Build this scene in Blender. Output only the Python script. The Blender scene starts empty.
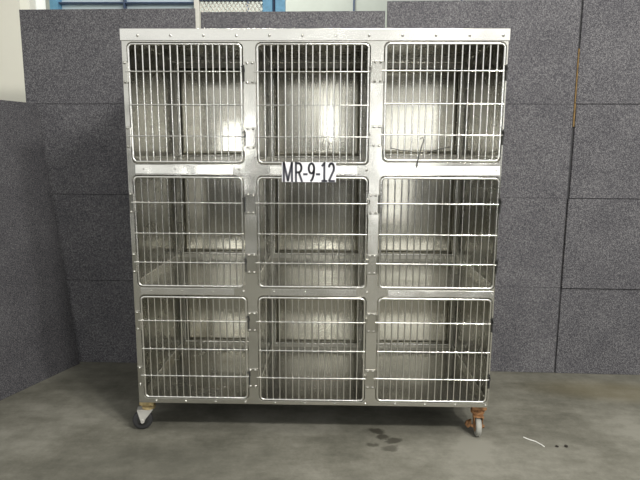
import bpy, bmesh, math, random
from mathutils import Vector, Matrix
random.seed(7)
PI = math.pi
sc = bpy.context.scene
COL = sc.collection

# ------------------------------------------------------------------ materials
def new_mat(name):
    m = bpy.data.materials.new(name); m.use_nodes = True
    nt = m.node_tree
    return m, nt, nt.nodes, nt.links, nt.nodes['Principled BSDF']

def ramp(N, stops):
    r = N.new('ShaderNodeValToRGB')
    e = r.color_ramp.elements
    while len(e) < len(stops): e.new(0.5)
    for el, (p, c) in zip(e, stops):
        el.position = p; el.color = (*c, 1) if len(c) == 3 else c
    return r

def noise(N, L, scale, detail=3, rough=.5, vec=None, stretch=None, coord='Object'):
    tc = N.new('ShaderNodeTexCoord'); src = tc.outputs[coord]
    if True:
        mp = N.new('ShaderNodeMapping'); mp.inputs['Scale'].default_value = stretch or (1, 1, 1)
        mp.inputs['Location'].default_value = (.377 / scale, .413 / scale, .437 / scale)   # keep flat faces off the noise lattice
        L.new(src, mp.inputs['Vector']); src = mp.outputs['Vector']
    n = N.new('ShaderNodeTexNoise')
    n.inputs['Scale'].default_value = scale; n.inputs['Detail'].default_value = detail
    n.inputs['Roughness'].default_value = rough
    L.new(src, n.inputs['Vector'])
    return n

def steel(name, col, r0, r1, stretch=(3, 3, 60), bump=.015, dirt=None, dirtcol=(.25, .22, .16), metal=1, warp=0, wscale=3.5):
    m, nt, N, L, B = new_mat(name)
    B.inputs['Metallic'].default_value = metal
    big = noise(N, L, 4, 4, .6)
    rr = N.new('ShaderNodeMapRange'); rr.inputs[1].default_value = .3; rr.inputs[2].default_value = .7
    rr.inputs[3].default_value = r0; rr.inputs[4].default_value = r1
    L.new(big.outputs['Fac'], rr.inputs[0]); L.new(rr.outputs[0], B.inputs['Roughness'])
    br = noise(N, L, 12, 2, .5, stretch=stretch)
    cr = ramp(N, [(.25, tuple(c * .93 for c in col)), (.75, col)])
    L.new(br.outputs['Fac'], cr.inputs[0])
    out = cr.outputs[0]
    if dirt:
        dn = noise(N, L, dirt, 6, .7)
        dr = ramp(N, [(.52, (0, 0, 0)), (.68, (1, 1, 1))])
        L.new(dn.outputs['Fac'], dr.inputs[0])
        mx = N.new('ShaderNodeMixRGB'); mx.inputs[2].default_value = (*dirtcol, 1)
        ml = N.new('ShaderNodeMath'); ml.operation = 'MULTIPLY'; ml.inputs[1].default_value = .55
        L.new(dr.outputs[0], ml.inputs[0]); L.new(ml.outputs[0], mx.inputs[0])
        L.new(out, mx.inputs[1]); out = mx.outputs[0]
    L.new(out, B.inputs['Base Color'])
    bp = N.new('ShaderNodeBump'); bp.inputs['Strength'].default_value = bump * 10
    bp.inputs['Distance'].default_value = .002
    L.new(br.outputs['Fac'], bp.inputs['Height'])
    if warp:
        wn = noise(N, L, wscale, 2, .4)
        b2 = N.new('ShaderNodeBump'); b2.inputs['Strength'].default_value = 1; b2.inputs['Distance'].default_value = warp
        L.new(wn.outputs['Fac'], b2.inputs['Height']); L.new(b2.outputs[0], bp.inputs['Normal'])
    L.new(bp.outputs[0], B.inputs['Normal'])
    return m

def plain(name, col, rough=.6, metal=0, var=.12, scale=20, bump=0):
    m, nt, N, L, B = new_mat(name)
    B.inputs['Roughness'].default_value = rough; B.inputs['Metallic'].default_value = metal
    n = noise(N, L, scale, 4, .6)
    cr = ramp(N, [(.3, tuple(c * (1 - var) for c in col)), (.7, tuple(min(1, c * (1 + var)) for c in col))])
    L.new(n.outputs['Fac'], cr.inputs[0]); L.new(cr.outputs[0], B.inputs['Base Color'])
    if bump:
        bp = N.new('ShaderNodeBump'); bp.inputs['Strength'].default_value = bump; bp.inputs['Distance'].default_value = .003
        L.new(n.outputs['Fac'], bp.inputs['Height']); L.new(bp.outputs[0], B.inputs['Normal'])
    return m

def carpet(name, tone, st=(1, 0, 1)):
    m, nt, N, L, B = new_mat(name)
    B.inputs['Roughness'].default_value = 1
    B.inputs['Specular IOR Level'].default_value = .05
    f = noise(N, L, 185, 2, .8, stretch=st)
    g = noise(N, L, 3.2, 3, .6)
    cr = ramp(N, [(.33, (tone * .38, tone * .37, tone * .42)), (.50, (tone * .88, tone * .86, tone * .96)),
                  (.66, (tone * 2.0, tone * 1.97, tone * 2.02))])
    L.new(f.outputs['Fac'], cr.inputs[0])
    gr = ramp(N, [(.3, (.84, .84, .85)), (.7, (1.1, 1.1, 1.09))])
    L.new(g.outputs['Fac'], gr.inputs[0])
    mx = N.new('ShaderNodeMixRGB'); mx.blend_type = 'MULTIPLY'; mx.inputs[0].default_value = 1
    L.new(cr.outputs[0], mx.inputs[1]); L.new(gr.outputs[0], mx.inputs[2])
    L.new(mx.outputs[0], B.inputs['Base Color'])
    bp = N.new('ShaderNodeBump'); bp.inputs['Strength'].default_value = .6; bp.inputs['Distance'].default_value = .004
    L.new(f.outputs['Fac'], bp.inputs['Height']); L.new(bp.outputs[0], B.inputs['Normal'])
    return m

def floor_mat():
    m, nt, N, L, B = new_mat('concrete')
    B.inputs['Specular IOR Level'].default_value = .25
    a = noise(N, L, 1.6, 6, .62); b = noise(N, L, 14, 5, .7); c = noise(N, L, 120, 2, .6)
    d = noise(N, L, 3.5, 5, .65, stretch=(1, 3.5, 1))
    cr = ramp(N, [(.32, (.100, .0975, .079)), (.5, (.168, .163, .135)), (.68, (.248, .241, .206))])
    ad = N.new('ShaderNodeMath'); ad.operation = 'MULTIPLY_ADD'; ad.inputs[1].default_value = .30
    L.new(b.outputs['Fac'], ad.inputs[0]); L.new(a.outputs['Fac'], ad.inputs[2])
    ad2 = N.new('ShaderNodeMath'); ad2.operation = 'MULTIPLY_ADD'; ad2.inputs[1].default_value = .35
    L.new(d.outputs['Fac'], ad2.inputs[0]); L.new(ad.outputs[0], ad2.inputs[2])
    ad3 = N.new('ShaderNodeMath'); ad3.operation = 'MULTIPLY_ADD'; ad3.inputs[1].default_value = .12
    L.new(c.outputs['Fac'], ad3.inputs[0]); L.new(ad2.outputs[0], ad3.inputs[2])
    sb = N.new('ShaderNodeMath'); sb.operation = 'SUBTRACT'; sb.inputs[1].default_value = .385
    L.new(ad3.outputs[0], sb.inputs[0]); L.new(sb.outputs[0], cr.inputs[0])
    out = cr.outputs[0]
    # spots of spilled liquid and the old grey-tan patches on the slab
    tc = N.new('ShaderNodeTexCoord')
    wob = noise(N, L, 22, 3, .6)
    wm = N.new('ShaderNodeVectorMath'); wm.operation = 'MULTIPLY_ADD'
    wm.inputs[1].default_value = (.05, .05, 0)
    L.new(wob.outputs['Color'], wm.inputs[0]); L.new(tc.outputs['Object'], wm.inputs[2])
    def spot(x, y, rx, ry, rot, col, amt, soft):
        nonlocal out
        mp = N.new('ShaderNodeMapping'); mp.vector_type = 'TEXTURE'
        mp.inputs['Location'].default_value = (x + .025, y + .025, 0)
        mp.inputs['Rotation'].default_value = (0, 0, rot)
        mp.inputs['Scale'].default_value = (rx, ry, 1)
        L.new(wm.outputs[0], mp.inputs['Vector'])
        ln = N.new('ShaderNodeVectorMath'); ln.operation = 'LENGTH'
        L.new(mp.outputs[0], ln.inputs[0])
        mr = N.new('ShaderNodeMapRange'); mr.interpolation_type = 'SMOOTHSTEP'
        mr.inputs[1].default_value = 1 - soft; mr.inputs[2].default_value = 1 + soft
        mr.inputs[3].default_value = amt; mr.inputs[4].default_value = 0
        L.new(ln.outputs['Value'], mr.inputs[0])
        mx = N.new('ShaderNodeMixRGB'); mx.inputs[2].default_value = (*col, 1)
        L.new(mr.outputs[0], mx.inputs[0]); L.new(out, mx.inputs[1]); out = mx.outputs[0]
    dk = (.035, .032, .024)
    spot(.345, .075, .045, .028, -.4, dk, .8, .3)
    spot(.37, .015, .035, .03, .3, dk, .8, .3)
    spot(.425, -.02, .045, .026, .5, dk, .75, .3)
    spot(.31, -.07, .028, .02, 0, dk, .6, .4)
    spot(.40, -.10, .040, .028, .2, dk, .55, .4)
    spot(1.95, .62, .5, .14, -.1, (.17, .145, .085), .5, .6)
    spot(-.7, -.25, .5, .16, .1, (.12, .118, .1), .35, .7)
    L.new(out, B.inputs['Base Color'])
    rr = N.new('ShaderNodeMapRange'); rr.inputs[3].default_value = .5; rr.inputs[4].default_value = .72
    L.new(a.outputs['Fac'], rr.inputs[0]); L.new(rr.outputs[0], B.inputs['Roughness'])
    bp = N.new('ShaderNodeBump'); bp.inputs['Strength'].default_value = .15; bp.inputs['Distance'].default_value = .004
    L.new(b.outputs['Fac'], bp.inputs['Height']); L.new(bp.outputs[0], B.inputs['Normal'])
    return m

M = dict(
    frame=steel('brushed_steel_frame', (.72, .71, .67), .17, .27, stretch=(2, 60, 60), bump=.0006, warp=.012, wscale=3.2),
    lip=steel('bright_steel_lip', (.88, .87, .84), .15, .26, stretch=(2, 60, 60), bump=.0006, warp=.012, wscale=4),
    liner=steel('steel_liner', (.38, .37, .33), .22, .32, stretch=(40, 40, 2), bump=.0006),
    back=steel('steel_back_sheet', (.54, .525, .465), .10, .17, stretch=(30, 3, 1), bump=.0006, warp=.004, wscale=2.0),
    tray=steel('steel_floor_pan', (.62, .61, .56), .16, .26, stretch=(8, 8, 8), bump=.003, metal=.95, warp=.002, wscale=9),
    soiled=steel('soiled_steel_floor_pan', (.60, .59, .53), .18, .30, stretch=(8, 8, 8), bump=.003, dirt=6, dirtcol=(.42, .34, .22), metal=.93, warp=.002, wscale=9),
    wire=steel('bright_wire', (.95, .94, .91), .12, .19, stretch=(8, 8, 8), bump=.0),
    plate=steel('hinge_steel', (.60, .59, .55), .14, .24, stretch=(30, 30, 4), bump=.002),
    rivet=steel('rivet_steel', (.70, .69, .65), .15, .25, stretch=(9, 9, 9)),
    shell=steel('shell_steel', (.62, .61, .57), .35, .5),
    black=plain('black_metal', (.02, .02, .02), .5, 0),
    dark=plain('dark_rubber', (.028, .028, .03), .55),
    tyre=plain('grey_tyre', (.30, .30, .275), .6, 0, .25),
    zinc=plain('pale_zinc', (.62, .61, .58), .4, .45, .12),
    brass=plain('yellow_zinc', (.55, .43, .22), .45, .4, .3, 60),
    rust=plain('rusty_steel', (.30, .155, .07), .7, .2, .6, 60, .3),
    card=plain('white_card', (.86, .86, .90), .7, 0, .02),
    ink=plain('dark_ink', (.065, .065, .085), .8, 0, .1),
    wood=plain('raw_wood_edge', (.20, .125, .045), .8, 0, .35, 40),
    core=plain('panel_core', (.05, .05, .055), .9, 0, .1),
    beige=plain('beige_paint', (.80, .785, .69), .75, 0, .03, 1.5),
    white=plain('lit_wall_white', (.95, .95, .92), .6, 0, .03),
    farwall=plain('grey_green_panel', (.46, .50, .46), .7, 0, .06, 3),
    blue=plain('blue_rack_paint', (.15, .36, .55), .45, 0, .15, 25),
    navy=plain('dark_blue_paint', (.045, .075, .15), .5, 0, .15, 25),
    pale=plain('pale_blue_sheet', (.62, .74, .80), .5, 0, .05, 3),
    mesh=plain('white_mesh', (.80, .78, .72), .5, .1, .08),
    crumb=plain('dark_crumb', (.03, .025, .02), .9),
    thread=plain('white_thread', (.75, .75, .72), .8),
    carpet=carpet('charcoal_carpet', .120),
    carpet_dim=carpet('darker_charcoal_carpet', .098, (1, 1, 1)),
    concrete=floor_mat(),
)

# ------------------------------------------------------------------ mesh helpers
def obj(name, bm, mat, parent=None, smooth=False, bevel=0):
    me = bpy.data.meshes.new(name)
    bmesh.ops.recalc_face_normals(bm, faces=bm.faces)
    if smooth:
        for f in bm.faces: f.smooth = True
    bm.to_mesh(me); bm.free()
    me.materials.append(M[mat])
    o = bpy.data.objects.new(name, me); COL.objects.link(o)
    if parent: o.parent = parent
    if bevel:
        b = o.modifiers.new('bevel', 'BEVEL'); b.width = bevel; b.segments = 2; b.limit_method = 'ANGLE'
    return o

def box(bm, x0, x1, y0, y1, z0, z1, mtx=None):
    v = [Vector((x, y, z)) for x in (x0, x1) for y in (y0, y1) for z in (z0, z1)]
    if mtx: v = [mtx @ p for p in v]
    V = [bm.verts.new(p) for p in v]
    for f in ((0, 1, 3, 2), (4, 6, 7, 5), (0, 4, 5, 1), (2, 3, 7, 6), (0, 2, 6, 4), (1, 5, 7, 3)):
        bm.faces.new([V[i] for i in f])

def tube(bm, pts, r, n=8, closed=False):
    pts = [Vector(p) for p in pts]; m = len(pts); rings = []
    up0 = None
    for i, p in enumerate(pts):
        if closed: t = (pts[(i + 1) % m] - pts[i - 1]).normalized()
        else: t = (pts[min(i + 1, m - 1)] - pts[max(i - 1, 0)]).normalized()
        if up0 is None:
            up0 = Vector((0, 1, 0)) if abs(t.y) < .9 else Vector((1, 0, 0))
        s = t.cross(up0).normalized(); u = s.cross(t).normalized(); up0 = u
        rings.append([bm.verts.new(p + r * (math.cos(a) * s + math.sin(a) * u)) for a in [2 * PI * k / n for k in range(n)]])
    for i in range(m if closed else m - 1):
        A, B = rings[i], rings[(i + 1) % m]
        for k in range(n): bm.faces.new((A[k], A[(k + 1) % n], B[(k + 1) % n], B[k]))
    if not closed:
        for ring in (rings[0][::-1], rings[-1]):      # own vertices, so smooth shading stops at the ends
            bm.faces.new([bm.verts.new(v.co) for v in ring])

def rrect(x0, x1, z0, z1, r, y=0, n=5):
    out = []
    for cx, cz, a0 in ((x1 - r, z1 - r, 0), (x0 + r, z1 - r, PI / 2), (x0 + r, z0 + r, PI), (x1 - r, z0 + r, 1.5 * PI)):
        for k in range(n + 1):
            a = a0 + PI / 2 * k / n
            out.append((cx + r * math.cos(a), y, cz + r * math.sin(a)))
    return out

def lathe(bm, prof, n=24, mtx=None):
    """profile of (radius, axial) turned about local X"""
    rings = []
    for r, x in prof:
        ring = []
        for k in range(n):
            a = 2 * PI * k / n
            p = Vector((x, r * math.cos(a), r * math.sin(a)))
            ring.append(bm.verts.new(mtx @ p if mtx else p))
        rings.append(ring)
    m = len(rings)
    for i in range(m - 1):
        for k in range(n): bm.faces.new((rings[i][k], rings[i][(k + 1) % n], rings[i + 1][(k + 1) % n], rings[i + 1][k]))
    for ring in (rings[0][::-1], rings[-1]): bm.faces.new([bm.verts.new(v.co) for v in ring])

def prism(bm, pts, axis_vec, mtx=None):
    """closed polygon extruded along axis_vec"""
    A = [Vector(p) for p in pts]; Bq = [p + Vector(axis_vec) for p in A]
    if mtx: A = [mtx @ p for p in A]; Bq = [mtx @ p for p in Bq]
    a = [bm.verts.new(p) for p in A]; b = [bm.verts.new(p) for p in Bq]
    bm.faces.new(a[::-1]); bm.faces.new(b)
    for i in range(len(a)): bm.faces.new((a[i], a[(i + 1) % len(a)], b[(i + 1) % len(a)], b[i]))

def plate_with_holes(name, outer, holes, y0, y1, mat, parent, bevel=.0015):
    """flat sheet in the XZ plane with rounded openings, as a mesh"""
    cu = bpy.data.curves.new(name, 'CURVE'); cu.dimensions = '2D'; cu.fill_mode = 'BOTH'
    cu.extrude = (y1 - y0) / 2 - bevel; cu.bevel_depth = bevel; cu.bevel_resolution = 1; cu.offset = -bevel
    for loop in [outer] + holes:
        s = cu.splines.new('POLY'); s.points.add(len(loop) - 1); s.use_cyclic_u = True
        for p, q in zip(s.points, loop): p.co = (q[0], q[2], 0, 1)
    t = bpy.data.objects.new(name + '_tmp', cu); COL.objects.link(t)
    dg = bpy.context.evaluated_depsgraph_get()
    me = bpy.data.meshes.new_from_object(t.evaluated_get(dg))
    bpy.data.objects.remove(t); bpy.data.curves.remove(cu)
    me.transform(Matrix.Translation((0, (y0 + y1) / 2, 0)) @ Matrix.Rotation(PI / 2, 4, 'X'))
    me.name = name; me.materials.clear(); me.materials.append(M[mat])
    o = bpy.data.objects.new(name, me); COL.objects.link(o); o.parent = parent
    return o

def tag(o, label, cat, group=None):
    o['label'] = label; o['category'] = cat
    if group: o['group'] = group
    return o

def thing(name, label, cat, loc=(0, 0, 0), rotz=0, group=None):
    o = bpy.data.objects.new(name, None); COL.objects.link(o)
    o.empty_display_size = .1
    o.location = loc; o.rotation_euler = (0, 0, rotz)
    return tag(o, label, cat, group)

def struct(name, bm, mat):
    o = obj(name, bm, mat); o['kind'] = 'structure'; return o

# ------------------------------------------------------------------ setting
bm = bmesh.new(); box(bm, -9, 9, -9, 6.2, -.2, 0); struct('floor', bm, 'concrete')
bm = bmesh.new(); box(bm, -9, 9, 6.0, 6.2, 0, 6); struct('wall_back', bm, 'farwall')
bm = bmesh.new(); box(bm, -9, -2.49, 2.0, 2.15, 0, 5); struct('wall_left', bm, 'beige')
bm = bmesh.new()
for i in range(9):
    x = .396 + (i - 5) * 1.6
    box(bm, x - .012, x + .012, 5.97, 6.0, 0, 6)
struct('trim_1', bm, 'navy')

# ------------------------------------------------------------------ carpeted partition boards
SL = -.0249
WANG = math.atan(SL)
def panel(label, x0, x1, top, mat, seams=(.6, 1.2, 1.8), th=.03, yoff=0, group='carpeted boards behind the cage bank', wood=None, jog=None, relief=None, gap=.0012):
    xm = (x0 + x1) / 2
    t = thing('carpet_board', label, 'carpet board', (xm, .962 + SL * xm + yoff, 0), WANG, group)
    w = (x1 - x0) / 2
    bm = bmesh.new(); box(bm, -w + (-.007 if wood else .006), w - .006, .012, th, 0, top - .004)
    obj('board_core', bm, 'core', t)
    bm = bmesh.new()
    zs = [0] + [s for s in seams if s < top - .05] + [top]
    for i in range(len(zs) - 1):
        dx = (jog or {}).get(i, 0)
        f = (relief or {}).get(i, 0)
        box(bm, -w + dx, w, -f, .012, zs[i] + (gap if i else 0), zs[i + 1] - gap)
    obj('carpet_face', bm, mat, t, bevel=.0025)
    if wood:
        bm = bmesh.new(); box(bm, -w - .007, -w + .002, .002, .0125, wood[0], wood[1]); obj('wood_edge', bm, 'wood', t)
    return t
panel('dark carpeted board behind left end of cage bank, leaving light gap at its right edge', -1.955, -.796, 2.40, 'carpet')
panel('dark carpeted board behind middle of cage bank, lower than the board right of it', -.763, .420, 2.378, 'carpet', yoff=.006)
panel('tall dark carpeted board directly behind right end of the steel cage bank', .430, 1.628, 2.433, 'carpet', yoff=-.004, gap=.0006)
panel('tall dark carpeted board at right edge of view with stepped seams and wooden edge', 1.637, 2.86, 2.445, 'carpet',
      yoff=-.008, wood=(1.66, 2.14), jog={0: .0, 1: -.004, 2: .004}, relief={1: .012, 2: .005, 3: .004}, gap=.002)

# the shorter board that leans away at the left
t = thing('carpet_board', 'shorter dark carpeted board leaning back at the left, standing forward of the others', 'carpet board', (-1.69, .970, 0))
dr = Vector((-.3304, -.9439, 0)); nn = Vector((-.9439, .3304, 0))
upv = Vector((-.172, 0, 1.80))
H = upv.length; upn = upv.normalized(); out = dr.cross(upn).normalized()
if out.x > 0: out = -out
mt = Matrix((dr, out, upn)).transposed().to_4x4()
bm = bmesh.new(); box(bm, .004, 1.196, .012, .03, .004, H - .004, mt); obj('board_core', bm, 'core', t)
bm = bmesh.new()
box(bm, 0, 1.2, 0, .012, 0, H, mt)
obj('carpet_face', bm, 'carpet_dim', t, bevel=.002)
bm = bmesh.new()                       # prop foot behind it
bm.free()
for s in (.15, 1.05):
    a = dr * s + upn * 1.3 + out * .03; b = dr * s + out * 0.75; b.z = .012
    bm = bmesh.new(); tube(bm, [a, b], .012, 8)
    obj('prop_strut', bm, 'black', t)

# ------------------------------------------------------------------ storage rack and stand-in column beyond the boards
t = thing('storage_rack', 'blue steel storage rack with white mesh panel, glimpsed above the carpeted boards', 'rack', (-1.5, 3.0, 0))
def rk(name, mat, *bxs):
    bm = bmesh.new()
    for b in bxs: box(bm, *b)
    return obj(name, bm, mat, t, bevel=.004)
for x0, x1 in ((-2.715, -2.635), (-.605, -.51), (-.48, -.385)):
    rk('upright_post', 'blue', (x0 + 1.5, x1 + 1.5, -.05, .05, 0, 4.2))
rk('post_filler', 'navy', (-.51 + 1.5, -.48 + 1.5, .0, .04, 0, 4.2))
rk('cross_beam', 'navy', (-2.635 + 1.5, -1.28 + 1.5, -.03, .03, 2.940, 2.954))
rk('cross_beam', 'navy', (-1.25 + 1.5, -.605 + 1.5, -.03, .03, 2.968, 3.06))
rk('cross_beam', 'pale', (-2.635 + 1.5, -1.28 + 1.5, -.03, .03, 3.05, 3.15))
rk('cross_beam', 'blue', (-2.635 + 1.5, -.605 + 1.5, -.03, .03, 1.45, 1.55))
rk('middle_post', 'navy', (-1.986 + 1.5, -1.972 + 1.5, -.035, .035, 1.55, 3.05))
rk('middle_post', 'mesh', (-1.285 + 1.5, -1.235 + 1.5, -.035, .035, 1.55, 3.05))
rk('rear_sheet', 'pale', (-2.635 + 1.5, -1.28 + 1.5, .04, .05, 1.55, 3.05))
bm = bmesh.new()
x0, x1, z0, z1 = -1.235 + 1.5, -.605 + 1.5, 2.30, 2.968
stp = .042
for sgn in (1, -1):
    k = -40
    while k < 60:
        a = x0 + k * stp; pts = []
        for q in range(0, 41):
            z = z0 + (z1 - z0) * q / 40; x = a + sgn * (z - z0) * .7
            if x0 <= x <= x1: pts.append((x, .02 + .004 * sgn, z))
        if len(pts) > 1: tube(bm, [pts[0], pts[-1]], .0065, 4)
        k += 1
obj('wire_mesh_panel', bm, 'mesh', t)
t = thing('standin_column', 'white stand-in column for the lit far wall, seen above the leftmost board beside the blue rack post', 'column', (-2.96, 3.1, 0))  # added white shaft stands in for a lit stretch of far wall
bm = bmesh.new(); box(bm, -.14, .085, -.1, .1, .012, 5); obj('shaft', bm, 'white', t, bevel=.01)
bm = bmesh.new(); box(bm, -.2, .14, -.16, .16, 0, .012); obj('base_plate', bm, 'navy', t)

# ------------------------------------------------------------------ the steel cage bank
K = thing('cage_bank', 'stainless steel bank of nine animal cages on casters with wire grid doors', 'cage')
X0, X1, Z0, Z1, DEP = -.9155, .9145, .181, 2.059, .84
DOORS = [[(-.888, -.340, 1.434, 1.998), (-.272, .266, 1.432, 1.998), (.337, .903, 1.446, 2.001)],
         [(-.890, -.346, .810, 1.370), (-.276, .268, .811, 1.370), (.328, .908, .812, 1.372)],
         [(-.883, -.336, .211, .762), (-.278, .268, .205, .764), (.330, .902, .208, .765)]]
FT = .022
holes = [rrect(a - .004, b + .004, c - .004, d + .004, .026) for r in DOORS for a, b, c, d in r]
frame = plate_with_holes('face_frame', [(X0, 0, Z0), (X1, 0, Z0), (X1, 0, Z1), (X0, 0, Z1)], holes, 0, FT, 'frame', K)

def bxpart(name, mat, parent, *b, bevel=.001):
    bm = bmesh.new(); box(bm, *b); return obj(name, bm, mat, parent, bevel=bevel)
# folded header cap over the top edge
bm = bmesh.new()
hw = 0.004
box(bm, X0 - hw, X1 + hw, -.005, -.0005, 2.0085, Z1 + .003)
box(bm, X0 - hw, X1 + hw, -.005, .05, Z1 + .0005, Z1 + .004)
obj('header_cap', bm, 'lip', K, bevel=.0015)
bxpart('side_panel', 'shell', K, X0, X0 + .004, FT, DEP, Z0, Z1)
bxpart('side_panel', 'shell', K, X1 - .004, X1, FT, DEP, Z0, Z1)
bxpart('top_panel', 'shell', K, X0 + .004, X1 - .004, FT, DEP, Z1 - .004, Z1)
bxpart('rear_panel', 'shell', K, X0 + .004, X1 - .004, DEP - .004, DEP, Z0, Z1 - .004)
bm = bmesh.new()
box(bm, X0 + .004, X1 - .004, FT, DEP - .004, Z0 + .012, Z0 + .016)
for yy in (.03, .76): box(bm, X0 + .02, X1 - .02, yy, yy + .04, Z0 - .012, Z0 + .012)
for xx in (X0 + .02, -.02, X1 - .06): box(bm, xx, xx + .04, .07, .76, Z0 - .012, Z0 + .012)
obj('base_frame', bm, 'black', K)

# rivets along header, rails and skirt
def rivet(x, z, y=0, r=.0068):
    bm = bmesh.new()
    lathe(bm, [(r, 0), (r * .95, r * .35), (r * .6, r * .7), (r * .15, r * .85)], 10,
          Matrix.Translation((x, y, z)) @ Matrix.Rotation(-PI / 2, 4, 'Z'))
    return obj('rivet', bm, 'rivet', frame, smooth=True)
for k in range(12):
    x = -.835 + k * .1565
    rivet(x, 2.031, -.005)
    for z in (1.404, .789, .193): rivet(x + (.012 if z < 1 else 0), z, 0)

# bright folded shelf lips on the rails under each cage
for ri, (zt, zb) in enumerate(((1.424, 1.381), (.803, .770))):
    for ci in range(3):
        a, b = DOORS[ri][ci][:2]
        xa, xb = ((a + .012, b - .055), (a + .06, b - .05), (a + .05, b + .002))[ci]
        lm = Matrix.Translation((0, -.0015, (zt + zb) / 2)) @ Matrix.Rotation(-.055, 4, 'X')
        bm = bmesh.new(); box(bm, xa, xb, -.003, .0, -(zt - zb) / 2, (zt - zb) / 2, lm)
        obj('shelf_lip', bm, 'lip' if ci != 1 else 'frame', K, bevel=.001)

# compartments
BACK = .80
# (tilt about X, tilt about Z, bow in X, bow in Z) of every back sheet: pressed sheet is never quite flat
WARP = [[(0, 0, .0015, .001), (0, 0, .001, 0), (.0, 0, .003, .002)],
        [(0, 0, .001, 0), (0, 0, .001, 0), (0, 0, .003, 0)],
        [(0, 0, .001, 0), (0, 0, .001, 0), (0, 0, .003, 0)]]
XW = [(-.905, -.309), (-.307, .301), (.303, .905)]
ZW = [(1.412, 2.045), (.792, 1.405), (.199, .785)]
for ri in range(3):
    for ci in range(3):
        a, b = XW[ci]; c, d = ZW[ri]
        a += .002; b -= .002
        fz = DOORS[ri][ci][2] - .004          # cage floor level
        bm = bmesh.new(); g = .0025
        box(bm, a, a + g, FT, BACK + .02, c, d); box(bm, b - g, b, FT, BACK + .02, c, d)
        box(bm, a + g, b - g, FT, BACK + .02, d - g, d); box(bm, a + g, b - g, BACK + .0175, BACK + .02, c, d - g)
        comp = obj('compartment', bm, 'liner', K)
        # floor pan with turned-up edges
        bm = bmesh.new(); n = 10
        box(bm, a + g, b - g, FT, BACK + .0175, fz - .003, fz)
        box(bm, a + g, a + g + .003, FT + .002, BACK, fz, fz + .028); box(bm, b - g - .003, b - g, FT + .002, BACK, fz, fz + .028)
        obj('floor_pan', bm, 'soiled' if (ri, ci) == (2, 0) else 'tray', comp, bevel=.0012)
        # back sheet, standing clear of the corners
        tx, tz, bx_, bz_ = WARP[ri][ci]
        xa, xb, za, zb = a + .028, b - .028, fz + .034, d - .045
        bm = bmesh.new(); nx, nz = 16, 16; grid = []
        for i in range(nx + 1):
            col = []
            for j in range(nz + 1):
                u = i / nx * 2 - 1; w = j / nz * 2 - 1
                x = xa + (xb - xa) * i / nx; z = za + (zb - za) * j / nz
                y = BACK - .004 + math.tan(tx) * (z - (za + zb) / 2) + math.tan(tz) * (x - (xa + xb) / 2) - bx_ * (1 - u * u) - bz_ * (1 - w * w)
                col.append(bm.verts.new((x, y, z)))
            grid.append(col)
        for i in range(nx):
            for j in range(nz): bm.faces.new((grid[i][j], grid[i + 1][j], grid[i + 1][j + 1], grid[i][j + 1]))
        bp = obj('back_sheet', bm, 'back', comp, smooth=True)
        so = bp.modifiers.new('thick', 'SOLIDIFY'); so.thickness = .002; so.offset = 0
        bm = bmesh.new()                       # hemmed edge round the sheet
        y = BACK - .006
        tube(bm, [(xa, y, za), (xb, y, za)], .0055, 8); tube(bm, [(xa, y, za), (xa, y, zb)], .0045, 8); tube(bm, [(xb, y, za), (xb, y, zb)], .0045, 8)
        obj('hem', bm, 'lip', comp, smooth=True)
        for p, q in (((a + .006, FT + .004, d - .006), (a + .006, BACK, d - .006)), ((b - .006, FT + .004, d - .006), (b - .006, BACK, d - .006)),
                     ((a + .006, BACK + .010, d - .006), (b - .006, BACK + .010, d - .006)),
                     ((a + .007, FT + .004, fz + .030), (a + .007, BACK, fz + .030)), ((b - .007, FT + .004, fz + .030), (b - .007, BACK, fz + .030))):
            bm = bmesh.new(); tube(bm, [p, q], .005, 6); obj('highlight_strip', bm, 'lip', comp, smooth=True)  # added bright tubes imitate highlights along the cage edges

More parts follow.
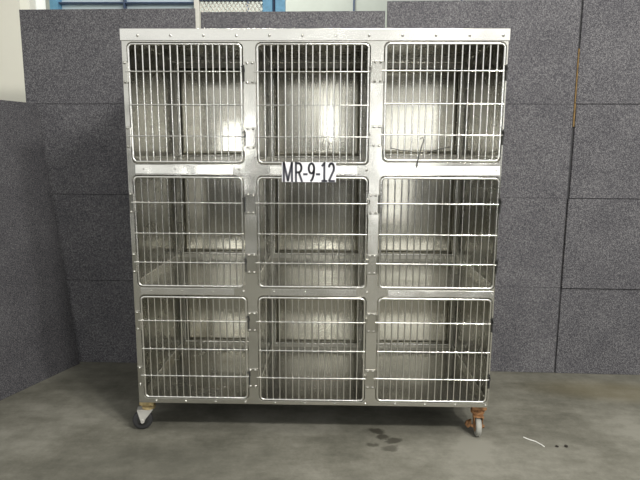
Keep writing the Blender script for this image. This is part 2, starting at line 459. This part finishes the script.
# wire doors
for ri in range(3):
    for ci in range(3):
        a, b, c, d = DOORS[ri][ci]
        R = .0056; yd = -.003
        bm = bmesh.new(); tube(bm, rrect(a + R, b - R, c + R, d - R, .02, yd), R, 8, closed=True)
        door = obj('cage_door', bm, 'wire', K, smooth=True)
        bm = bmesh.new(); nb = 15 if ci < 2 else 16
        for k in range(1, nb + 1):
            x = a + R + (b - a - 2 * R) * k / (nb + 1) + random.uniform(-.0012, .0012)
            tube(bm, [(x, yd, c + R), (x + random.uniform(-.001, .001), yd, (c + d) / 2), (x, yd, d - R)], .0035, 6)
        obj('upright_wires', bm, 'wire', door, smooth=True)
        zb = [d - (d - c) * f for f in (.234, .508, .772)]
        for q, z in enumerate(zb):
            xa = a - (.012 if q != 1 else .0); xb = b + (.006 if q != 1 else 0)
            bm = bmesh.new(); tube(bm, [(xa, yd - .006, z), (xb, yd - .006, z)], .0033, 8)
            obj('crossbar', bm, 'wire', door, smooth=True)
        # hinges on the left post, latches on the right edge
        hx0, hx1 = (a - .030, a - .004) if ci == 0 else (a - .060, a - .006)
        if ci == 0: hx0 = X0 + .002
        for z in (zb[0] - .004, zb[2] - .006):
            bm = bmesh.new()
            box(bm, hx0, hx1, -.0045, -.0005, z - .052, z + .052)
            tube(bm, [(hx1 + .001, -.006, z - .045), (hx1 + .001, -.006, z + .045)], .005, 8)
            xs_ = (hx0 + .014, hx1 - .014) if ci else ((hx0 + hx1) / 2 - .002,)
            for xx in xs_:
                for zz in (z - .044, z + .044):
                    lathe(bm, [(.0070, 0), (.0068, .0030), (.0045, .0055), (.001, .0066)], 8,
                          Matrix.Translation((xx, -.0045, zz)) @ Matrix.Rotation(-PI / 2, 4, 'Z'))
            obj('hinge', bm, 'plate', door, bevel=.0008)
            bm = bmesh.new()
            tube(bm, [(b - .004, -.010, z + .028), (b + .008, -.012, z + .026), (b + .010, -.012, z + .006), (b - .002, -.010, z + .004)], .0032, 6)
            box(bm, b + .0045, b + .0105, -.008, -.0005, z - .040, z + .034)
            lt = obj('latch', bm, 'black' if ci != 1 else 'plate', door)
            lt['label'] = 'small dark door latch' if ci != 1 else 'small steel door latch'

# casters
def caster(x, y, yaw, lead, mats, brake=False):
    """swivel caster: stem at (x, y), wheel trailing along yaw"""
    pm, fm, wm = mats
    RW = .0535
    base = Matrix.Translation((x, y, 0)) @ Matrix.Rotation(yaw, 4, 'Z')    # local +Y is the trailing direction, X the axle
    bm = bmesh.new()
    for s in (-1, 1):
        xo = s * .0215
        prism(bm, [(xo - .002, -.022, .112), (xo - .002, lead + .026, .112), (xo - .002, lead + .013, RW + .006), (xo - .002, lead + .008, RW - .011),
                   (xo - .002, lead - .008, RW - .011), (xo - .002, lead - .013, RW + .006)], (.004, 0, 0), base)
    box(bm, -.027, .027, -.022, lead + .026, .110, .116, base)
    lathe(bm, [(.009, -.034), (.009, .034)], 10, base @ Matrix.Translation((0, lead, RW)))
    c = obj('caster', bm, fm, K, bevel=.0012)
    bm = bmesh.new()
    m2 = base @ Matrix.Translation((0, lead, RW))
    lathe(bm, [(.030, -.014), (.044, -.015), (.051, -.012), (RW, -.005), (RW, .005), (.051, .012), (.044, .015), (.030, .014)], 32, m2)
    w = obj('wheel', bm, wm, c, smooth=True, bevel=0)
    bm = bmesh.new(); lathe(bm, [(.004, -.0185), (.016, -.0185), (.030, -.0155), (.030, .0155), (.016, .0185), (.004, .0185)], 24, m2)
    obj('hub', bm, 'black' if wm == 'dark' else 'rust', c, smooth=False)
    bm = bmesh.new()
    lathe(bm, [(.030, 0), (.036, .004), (.036, .018), (.028, .022), (.022, .030)], 20, Matrix.Translation((x, y, .116)) @ Matrix.Rotation(-PI / 2, 4, 'Y'))
    obj('swivel_race', bm, pm, c, smooth=False)
    bm = bmesh.new()
    box(bm, -.038, .038, -.036, .036, .146, .170, Matrix.Translation((x, y, 0)))
    for sx in (-1, 1):
        for sy in (-1, 1):
            lathe(bm, [(.006, -.006), (.006, 0)], 6, Matrix.Translation((x + sx * .028, y + sy * .026, .146)) @ Matrix.Rotation(-PI / 2, 4, 'Y'))
    obj('mounting_plate', bm, pm, c, bevel=.001)
    if brake:
        bm = bmesh.new()
        prism(bm, [(.03, -.015, .075), (.054, -.03, .052), (.060, -.03, .036), (.048, -.01, .030), (.030, 0, .05)], (0, .022, 0), base)
        lathe(bm, [(.009, .030), (.012, .034), (.012, .050), (.009, .054)], 10, base @ Matrix.Translation((0, -.012, .045)))
        b_ = obj('brake_pedal', bm, 'rust', c, bevel=.002); b_['label'] = 'rusty brake pedal'
    return c
caster(X0 + .024, .075, PI / 2 + .25, .034, ('brass', 'zinc', 'dark'))['label'] = 'caster with dark wheel and pale zinc fork'
caster(X1 - .034, .075, PI - .10, .026, ('rust', 'rust', 'tyre'), True)['label'] = 'rusty caster with pale grey wheel'
caster(X0 + .052, .75, .4, .035, ('rust', 'rust', 'tyre'))
caster(X1 - .05, .75, -.5, .035, ('brass', 'zinc', 'dark'))

# ------------------------------------------------------------------ loose things
t = thing('number_card', 'white paper card lettered in dark print, taped over middle of upper rail', 'sign', (-.021, -.0125, 1.393))
bm = bmesh.new(); n = 12
pv = []
for i in range(n + 1):
    x = -.132 + .264 * i / n
    pv.append([bm.verts.new((x, -.0015 - .002 * math.sin(i / n * PI), z)) for z in (-.048, .048)])
for i in range(n): bm.faces.new((pv[i][0], pv[i + 1][0], pv[i + 1][1], pv[i][1]))
cd = obj('card', bm, 'card', t)
so = cd.modifiers.new('thick', 'SOLIDIFY'); so.thickness = .0008
def arc(cx, cz, rx, rz, a0, a1, n=12):
    return [(cx + rx * math.cos(math.radians(a0 + (a1 - a0) * q / n)), cz + rz * math.sin(math.radians(a0 + (a1 - a0) * q / n))) for q in range(n + 1)]
# strokes in card units (1 unit = 0.623 mm, origin at the card's left edge and letter baseline)
STROKES = [
    [(16, 0), (16, 148)], [(80, 0), (80, 148)], [(17, 146), (48, 6)], [(79, 146), (48, 6)],                       # M
    [(111, 0), (111, 148)], [(111, 142), (130, 142)] + arc(132, 107, 22, 35, 90, -90) + [(111, 72)], [(134, 72), (158, 0)],   # R
    [(171, 58), (199, 58)],                                                                                      # -
    arc(232, 103, 21, 38, 0, 360, 24), arc(222, 103, 31, 98, 0, -82, 10),                                        # 9
    [(270, 58), (297, 58)],                                                                                      # -
    [(333, 6), (333, 148)], [(335, 146), (314, 122)], [(313, 6), (353, 6)],                                      # 1
    arc(388, 106, 20, 36, 165, -25, 12) + [(370, 8)], [(369, 6), (413, 6)],                                      # 2
]
bm = bmesh.new(); UN = .000623
for st in STROKES:
    pts = [Vector((-.132 + x * UN, z * UN - .046)) for x, z in st]
    for p, q in zip(pts[:-1], pts[1:]):
        d = (q - p).normalized(); nrm = Vector((-d.y, d.x)) * .0050; e = d * .0018
        A = [p - e + nrm, q + e + nrm, q + e - nrm, p - e - nrm]
        yy = -.0046
        fr = [bm.verts.new((v.x, yy, v.y)) for v in A]; bk = [bm.verts.new((v.x, -.0030, v.y)) for v in A]
        bm.faces.new(fr); bm.faces.new(bk[::-1])
        for n_ in range(4): bm.faces.new((fr[n_], fr[(n_ + 1) % 4], bk[(n_ + 1) % 4], bk[n_]))
obj('lettering', bm, 'ink', t)

bm = bmesh.new()
P = [(.372, 1.512), (.42, 1.500), (.47, 1.494), (.51, 1.490), (.56, 1.495), (.61, 1.506), (.655, 1.517)]
tube(bm, [(x, -.0145 + .001 * math.sin(i), z) for i, (x, z) in enumerate(P)], .0019, 6)
P = [(.512, 1.552), (.524, 1.562), (.530, 1.548), (.522, 1.52), (.512, 1.485), (.505, 1.452), (.502, 1.415)]
tube(bm, [(x, -.0165, z) for i, (x, z) in enumerate(P)], .0024, 6)
tag(obj('wire_hook', bm, 'black', smooth=True), 'thin black twisted wire hooked on the top right cage door', 'wire')

bm = bmesh.new()
tube(bm, [(1.118, .030, .003), (1.14, .005, .003), (1.165, -.012, .003), (1.185, -.045, .003), (1.192, -.062, .003)], .003, 6)
tag(obj('thread', bm, 'thread', smooth=True), 'short white thread lying on concrete floor right of the cage bank', 'thread')
for x, y, r, lb in ((1.258, -.058, .008, 'smaller dark crumb on floor, nearer the white thread'), (1.305, -.057, .010, 'larger dark crumb on floor, farther right of the white thread')):
    bm = bmesh.new(); bmesh.ops.create_icosphere(bm, subdivisions=2, radius=r)
    for v in bm.verts:
        v.co *= random.uniform(.8, 1.15); v.co.z = max(v.co.z * .6, -r * .45)
    o = obj('crumb', bm, 'crumb'); o.location = (x, y, r * .45); tag(o, lb, 'debris', 'dark crumbs on the floor')

# ------------------------------------------------------------------ light
w = bpy.data.worlds.new('world'); sc.world = w; w.use_nodes = True
N, L = w.node_tree.nodes, w.node_tree.links
bg = N['Background']
tc = N.new('ShaderNodeTexCoord'); sp = N.new('ShaderNodeSeparateXYZ'); L.new(tc.outputs['Generated'], sp.inputs[0])
mr = N.new('ShaderNodeMapRange'); mr.inputs[1].default_value = -1; mr.inputs[2].default_value = 1
L.new(sp.outputs['Z'], mr.inputs[0])
cr = ramp(N, [(.0, (.05, .05, .045)), (.48, (.10, .10, .09)), (.502, (.55, .55, .52)), (.56, (1.35, 1.35, 1.28)), (.74, (1.2, 1.2, 1.14)), (1, (.6, .6, .57))])
L.new(mr.outputs[0], cr.inputs[0]); L.new(cr.outputs[0], bg.inputs['Color'])
bg.inputs['Strength'].default_value = .72

def area(name, loc, target, size, power, col=(1, .97, .9), shape='DISK', size_y=None):
    l = bpy.data.lights.new(name, 'AREA'); l.energy = power; l.size = size; l.shape = shape; l.color = col
    if size_y: l.size_y = size_y
    o = bpy.data.objects.new(name, l); COL.objects.link(o); o.location = loc
    o.rotation_euler = (Vector(target) - Vector(loc)).to_track_quat('-Z', 'Y').to_euler()
    return o
area('overhead_light', (1.85, -3.0, 4.0), (0, .3, .8), .45, 104)
area('overhead_light', (3.1, -3.2, 4.25), (-.4, .3, .8), .40, 112)

area('rear_fill_light', (-1.0, 4.2, 5.2), (-1.0, 4.4, 0), 1.2, 115)  # added fill lamp, lifts the far walls beyond the boards
# daylit openings across the room, behind the photographer: they show as soft patches in the steel
area('dock_door_light', (1.25, -7.2, 1.0), (1.25, 0, 1.0), .8, 13, (1, 1, .97), 'RECTANGLE', 1.9)
area('window_light', (1.85, -7.2, 1.95), (1.85, 0, 1.95), 1.75, 16, (1, 1, .97), 'RECTANGLE', 1.05)
area('window_light', (.02, -7.2, 2.15), (.02, 0, 2.15), .16, 8, (1, 1, .97), 'RECTANGLE', .95)
area('window_light', (-1.86, -7.2, 1.62), (-1.86, 0, 1.62), .55, 13, (1, 1, .97), 'RECTANGLE', .6)
area('overhead_light', (.7, -1.3, 4.7), (.7, .3, 1.0), 1.3, 45)  # added overhead fill, brightens the upper part of the boards
sc.cycles.glossy_bounces = 8

# ------------------------------------------------------------------ camera
f, cxp, cyp, czp, pitch, yaw, roll = 548.0164, .0932, -2.6995, 1.4833, -.1567, -.0218, .0048
cp, sp_ = math.cos(pitch), math.sin(pitch)
F = Vector((math.sin(yaw) * cp, math.cos(yaw) * cp, sp_)); Rv = Vector((math.cos(yaw), -math.sin(yaw), 0)); U = Rv.cross(F)
R2 = Rv * math.cos(roll) + U * math.sin(roll); U2 = U * math.cos(roll) - Rv * math.sin(roll)
mw = Matrix((R2, U2, -F)).transposed().to_4x4(); mw.translation = (cxp, cyp, czp)
cam = bpy.data.cameras.new('camera'); co = bpy.data.objects.new('camera', cam); COL.objects.link(co)
cam.sensor_width = 36; cam.lens = f * 36 / 640; co.matrix_world = mw
sc.camera = co
sc.view_settings.view_transform = 'Standard'
sc.view_settings.exposure = 0
